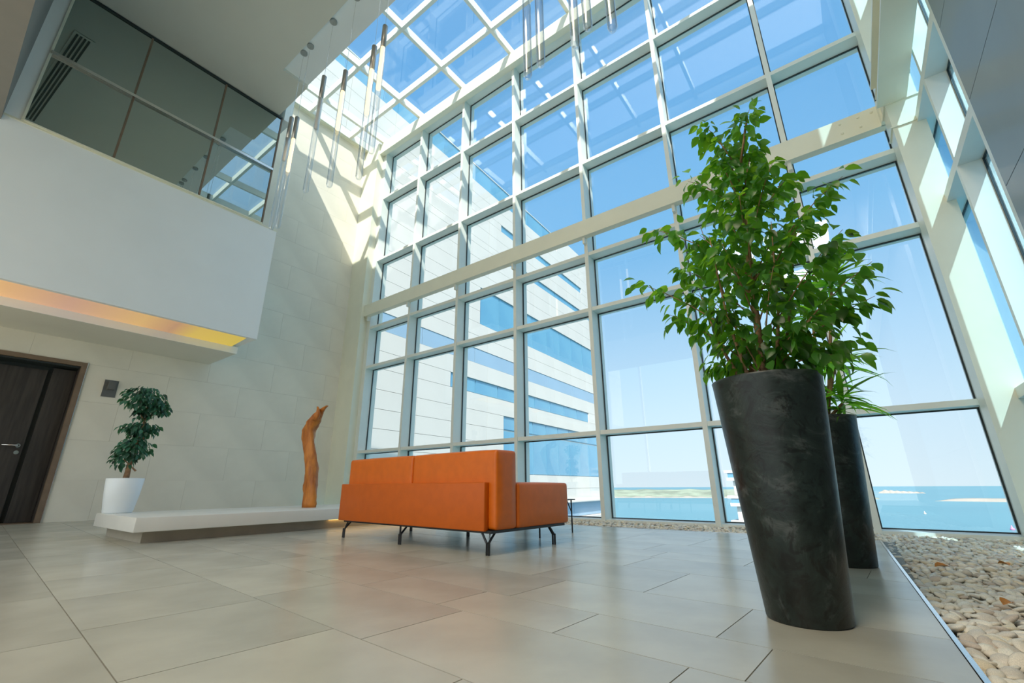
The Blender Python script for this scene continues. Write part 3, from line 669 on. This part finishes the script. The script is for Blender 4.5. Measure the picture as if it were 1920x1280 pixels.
def add_foliage(root, meshes, mats4, keep, m, base=(0, 0, 0)):
    """keep = how many of the nearest leaves become parts of their own; the rest form one part"""
    org = Vector(root.location); eye = Vector((0, 0, 0.47))
    order = sorted(range(len(mats4)), key=lambda i: (mats4[i].translation + org - eye).length)
    own = set(order[:keep]); v, f = [], []
    for i, M in enumerate(mats4):
        me = meshes[i % len(meshes)]
        if i in own:
            o = bpy.data.objects.new('leaf', me); C.objects.link(o); o.parent = root; o.matrix_local = M
        else:
            b = len(v); v += [tuple(M @ q.co) for q in me.vertices]; f += [tuple(b+k for k in p.vertices) for p in me.polygons]
    if v:
        me = bpy.data.meshes.new('foliage'); me.from_pydata(v, [], f); me.update(); me.materials.append(m)
        for p in me.polygons: p.use_smooth = True
        o = link('foliage', me, root); o['kind'] = 'stuff'

# ---- two tall dark planters
def planter(loc, label):
    t = tag(empty('tall_planter', loc), label, 'planter', 'tall dark planters beside the pebbles')
    MB().lathe([(0.134, 0), (0.139, 0.006), (0.174, 0.45), (0.207, 0.885), (0.209, 0.894), (0.200, 0.894), (0.197, 0.86)], 48).build('body', M_POTDARK, t, smooth=True)
    MB().lathe([(0.005, 0.855), (0.198, 0.855), (0.198, 0.862), (0.005, 0.87)], 24).build('soil', M_SOIL, t)
    return t
planter((-0.252, 2.137, 0), 'tall dark tapered planter nearest the viewer, holding the large ficus')
planter((-0.157, 3.650, 0), 'tall dark tapered planter standing behind the ficus planter')

# ---- large ficus
fic = tag(empty('ficus_tree', (-0.252, 2.137, 0.865)), 'bushy green ficus with reddish stems growing in the front planter', 'plant')
base = Vector((-0.252, 2.137, 0.865))
tips = [(-0.096, 2.137, 2.274), (-0.305, 2.087, 2.257), (-0.454, 2.237, 2.072), (-0.643, 2.137, 1.789), (-0.726, 2.037, 1.457), (-0.629, 2.187, 1.305), (-0.487, 2.237, 1.008), (0.001, 2.237, 1.887), (0.184, 2.137, 1.734), (0.127, 1.987, 1.417), (0.15, 2.287, 1.477), (0.199, 2.137, 1.317), (0.174, 2.087, 1.156), (0.081, 2.237, 1.03), (0.054, 2.037, 0.93), (-0.285, 2.287, 2.2), (-0.042, 1.987, 1.834), (-0.174, 1.887, 1.56), (-0.299, 1.937, 1.502), (-0.119, 1.887, 1.292), (-0.007, 2.037, 1.494), (-0.505, 2.337, 1.668), (-0.039, 1.937, 1.062), (-0.36, 1.95, 1.22),  (0.047, 2.287, 1.248), (-0.166, 2.137, 1.904),
        (-0.40, 2.05, 1.62), (-0.48, 2.10, 1.36), (-0.35, 2.25, 1.85), (-0.22, 2.30, 1.55), (-0.05, 2.33, 1.70), (0.05, 2.1, 1.60), (-0.20, 2.02, 1.75), (-0.27, 2.12, 2.03), (-0.12, 2.2, 2.08), (-0.40, 2.3, 1.2), (-0.55, 2.2, 1.55)]
rf = random.Random(21); mats4 = []
spine = [(base + Vector((0.00, 0, 0))), Vector((-0.235, 2.13, 1.25)), Vector((-0.21, 2.12, 1.65)), Vector((-0.175, 2.13, 2.0)), Vector((-0.11, 2.137, 2.24))]
def spine_at(z):
    for a, b in zip(spine, spine[1:]):
        if a.z <= z <= b.z: return a.lerp(b, (z-a.z)/(b.z-a.z))
    return spine[-1].copy() if z > spine[-1].z else spine[0].copy()
MB().tube([p-base for p in spine], [.017, .014, .011, .007, .004], 7).build('trunk', M_BARK, fic, smooth=True)
for k, (dx, dy, top) in enumerate(((-.05, -.02, (-0.36, 2.05, 1.6)), (.045, -.03, (-0.1, 2.0, 1.55)), (-.03, .04, (-0.42, 2.2, 1.75)), (.05, .03, (-0.02, 2.2, 1.6)), (-.075, .0, (-0.45, 2.1, 1.35)))):
    a = Vector((dx, dy, 0)); b = Vector(top)-base; MB().tube([a, a.lerp(b, .35)+Vector((dx*.5, 0, .06)), b], [.010, .006, .0015], 6).build('stem', M_BARK, fic, smooth=True)
for tp in tips:
    tp = Vector(tp); s0 = spine_at(max(0.9, tp.z-0.30-0.25*(tp-spine_at(tp.z)).length)); mid = s0.lerp(tp, 0.55)+Vector((0, 0, 0.07)); pts = []
    for i in range(9):
        t = i/8; pts.append(s0*(1-t)**2 + mid*2*t*(1-t) + tp*t*t)
    MB().tube([p-base for p in pts[::2]], [.004, .0035, .003, .002, .001], 5).build('branch', M_BARK, fic, smooth=True)
    nl = 54
    for i in range(nl):
        t = 0.22 + 0.78*(i+rf.random())/nl; k = min(int(t*8), 7); p = pts[k].lerp(pts[k+1], t*8-k)
        out = (tp-s0).normalized(); side = Vector((rf.gauss(0, 1), rf.gauss(0, 1), rf.gauss(0, .6))).normalized()
        p = p + side*rf.uniform(0.01, 0.10)*(1.2-0.6*t)
        d = out*0.5 + side*0.75 + Vector((0, 0, -0.75-0.5*rf.random()))
        mats4.append(leaf_matrix(p-base, d, rf, rf.uniform(0.75, 1.25)))
add_foliage(fic, [leaf_mesh('leaf', 0.060, 0.040, M_LEAF), leaf_mesh('leaf', 0.054, 0.036, M_LEAF, 0.3, 0.1)], mats4, 300, M_LEAF)

# ---- blade-leaved plant in the rear planter
bl = tag(empty('blade_plant', (-0.157, 3.65, 0.86)), 'bright green blade-leaved plant in the rear planter', 'plant')
rb_ = random.Random(5); m4 = []
heads = [(0.25, -.02, 0.95, 46), (0.10, 0.02, .78, 30), (0.16, -.03, .38, 28), (0.08, 0.05, .20, 26), (0.15, 0.0, 0.12, 22), (-.06, -.04, .10, 18)]
for hx, hy, hz, cnt in heads:
    MB().tube([(hx*.2, hy*.2, 0), (hx*.6, hy*.6, hz*.5), (hx, hy, hz)], [.012, .011, .009], 7).build('cane', M_BARK, bl, smooth=True)
    for i in range(cnt):
        a = i*2.39996; e = rb_.uniform(-0.15, 1.1); d = (math.cos(a)*math.cos(e), math.sin(a)*math.cos(e), math.sin(e))
        m4.append(leaf_matrix(Vector((hx, hy, hz+rb_.uniform(-.05, .05))), d, rb_, rb_.uniform(0.7, 1.15), rb_.gauss(0, .25)))
add_foliage(bl, [leaf_mesh('leaf', 0.27, 0.040, M_LEAF3, 0.45, 0.2)], m4, len(m4), M_LEAF3)

# ---- small ficus with three tiers in the white pot
sf = tag(empty('small_ficus', (-6.33, 1.48, 0.56)), 'small dark green three-tiered ficus in the white pot', 'plant')
rs = random.Random(9); m4 = []
tr = [(0.0, 0.0, 0), (0.01, 0.0, .16), (0.03, 0.01, .35), (0.02, 0.03, .55), (0.03, 0.03, .75), (0.05, 0.03, .95)]
MB().tube(tr, [.030, .022, .016, .013, .010, .006], 8).build('trunk', M_BARK, sf, smooth=True)
tiers = [((0.02, 0.00, 0.33), 0.17, 0.11, 230), ((0.0, -0.06, 0.21), 0.12, 0.08, 70), ((0.04, 0.03, 0.55), 0.16, 0.075, 160), ((-.06, -0.07, 0.56), 0.09, 0.04, 40), ((0.03, -0.03, 0.88), 0.19, 0.14, 300), ((0.10, 0.12, 0.78), 0.10, 0.09, 100), ((0.02, 0.0, 0.44), 0.08, 0.10, 60), ((0.02, -0.02, 0.70), 0.07, 0.08, 50)]
for cpt, rr1, rz, cnt in tiers:
    cpt = Vector(cpt)
    MB().tube([(0.04, 0.06, cpt.z-.12), tuple(cpt)], [.010, .004], 5).build('branch', M_BARK, sf)
    for i in range(cnt):
        q = Vector((rs.gauss(0, 1), rs.gauss(0, 1), rs.gauss(0, 1))).normalized()*rs.random()**0.35
        p = cpt + Vector((q.x*rr1, q.y*rr1, q.z*rz)); d = Vector((q.x, q.y, -0.7+0.3*q.z))
        m4.append(leaf_matrix(p, d, rs, rs.uniform(0.8, 1.25)))
add_foliage(sf, [leaf_mesh('leaf', 0.055, 0.034, M_LEAF2, 0.25)], m4, 300, M_LEAF2)

# ---- wall box
sb = tag(empty('wall_sconce', (XW, 1.76, 2.05)), 'small dark grey wall light mounted between door and potted ficus', 'wall light')
bx('plate', M_DGREY, sb, 0, 0.012, -0.09, 0.09, -0.14, 0.14); bx('body', M_DGREY, sb, 0.012, 0.10, -0.045, 0.045, -0.02, 0.11)

# ---- fallen leaves on the pebbles
for (x, y, rz, lab) in ((0.237, 3.68, 0.4, 'dry orange leaf lying on the pebbles nearest the rear planter'), (0.581, 3.963, 2.0, 'dry orange leaf lying on the pebbles farthest from the planters'), (0.345, 2.703, 1.0, 'dry brown leaf lying on the pebbles beside the cladding')):
    me = leaf_mesh('fallen_leaf', 0.075, 0.04, M_DRYLEAF, 0.25, 0.35); o = link('fallen_leaf', me, None, (x, y, 0.022), rz); o.rotation_euler = (0.25, -0.25, rz)
    tag(o, lab, 'leaf', 'dry leaves on the pebbles')

# ---- pendant lamps
def pendant(x, z_top, z_cap, z_glow, z_end, lit, label, y=2.41, zc=7.56):
    k = 2.41/2.33; x *= k; z_top, z_cap, z_glow, z_end = (0.47+(q-0.47)*k for q in (z_top, z_cap, z_glow, z_end))
    t = tag(empty('pendant_lamp', (x, y, zc)), label, 'pendant lamp', 'glass tube pendants hanging from the ceiling edge')
    MB().lathe([(0.055, -0.028), (0.055, 0.0)], 20).build('canopy', M_CAP, t)
    MB().tube([(0, 0, z_top-zc), (0, 0, -0.02)], 0.0025, 5).build('wire', M_CHROME, t)
    MB().lathe([(0.012, z_top-zc+0.02), (0.034, z_top-zc), (0.034, z_cap-zc)], 16).build('cap', M_CAP, t, smooth=True)
    MB().lathe([(0.027, z_cap-zc-0.001), (0.027, z_glow-zc)], 16).build('glow_tube' if lit else 'core', M_WARM if lit else M_CLEARCORE, t, smooth=True)
    MB().lathe([(0.038, z_cap-zc-0.005), (0.038, z_end-zc+0.04), (0.026, z_end-zc+0.01), (0.008, z_end-zc), (0.006, z_end-zc+0.01), (0.022, z_end-zc+0.018), (0.034, z_end-zc+0.045), (0.034, z_cap-zc-0.005)], 16, caps=False).build('glass_tube', M_TUBE, t, smooth=True)
    return t
pendant(-6.03, 5.96, 5.56, 5.15, 3.95, False, 'unlit glass tube pendant farthest along the row, beside the balcony')
pendant(-5.83, 5.84, 5.44, 4.86, 3.90, True, 'lit glass tube pendant hanging right beside the balcony window')
pendant(-5.17, 6.20, 5.79, 5.25, 4.18, False, 'unlit glass tube pendant third along the row from the balcony')
pendant(-4.57, 5.88, 5.52, 4.89, 3.99, True, 'lit glass tube pendant fourth along the row from the balcony')
pendant(-3.93, 5.84, 5.45, 4.75, 3.80, True, 'lit glass tube pendant, lower of the close pair before the skylight')
pendant(-3.74, 6.04, 5.68, 5.01, 4.06, True, 'lit glass tube pendant, higher of the close pair before the skylight')
for i, (x, ze) in enumerate(((-1.57, 3.67), (-1.44, 3.71), (-1.12, 3.67), (-1.01, 3.77), (-0.82, 3.60))):
    pendant(x, ze+2.05, ze+1.7, ze+1.15, ze, False, ('lowest-hanging clear glass tube against the skylight grid', 'clear glass tube just beside the lowest-hanging one', 'clear glass tube in the middle of the near cluster', 'shorter clear glass tube crossing the upper steel beam', 'clear glass tube nearest the upper curtain wall panes')[i])
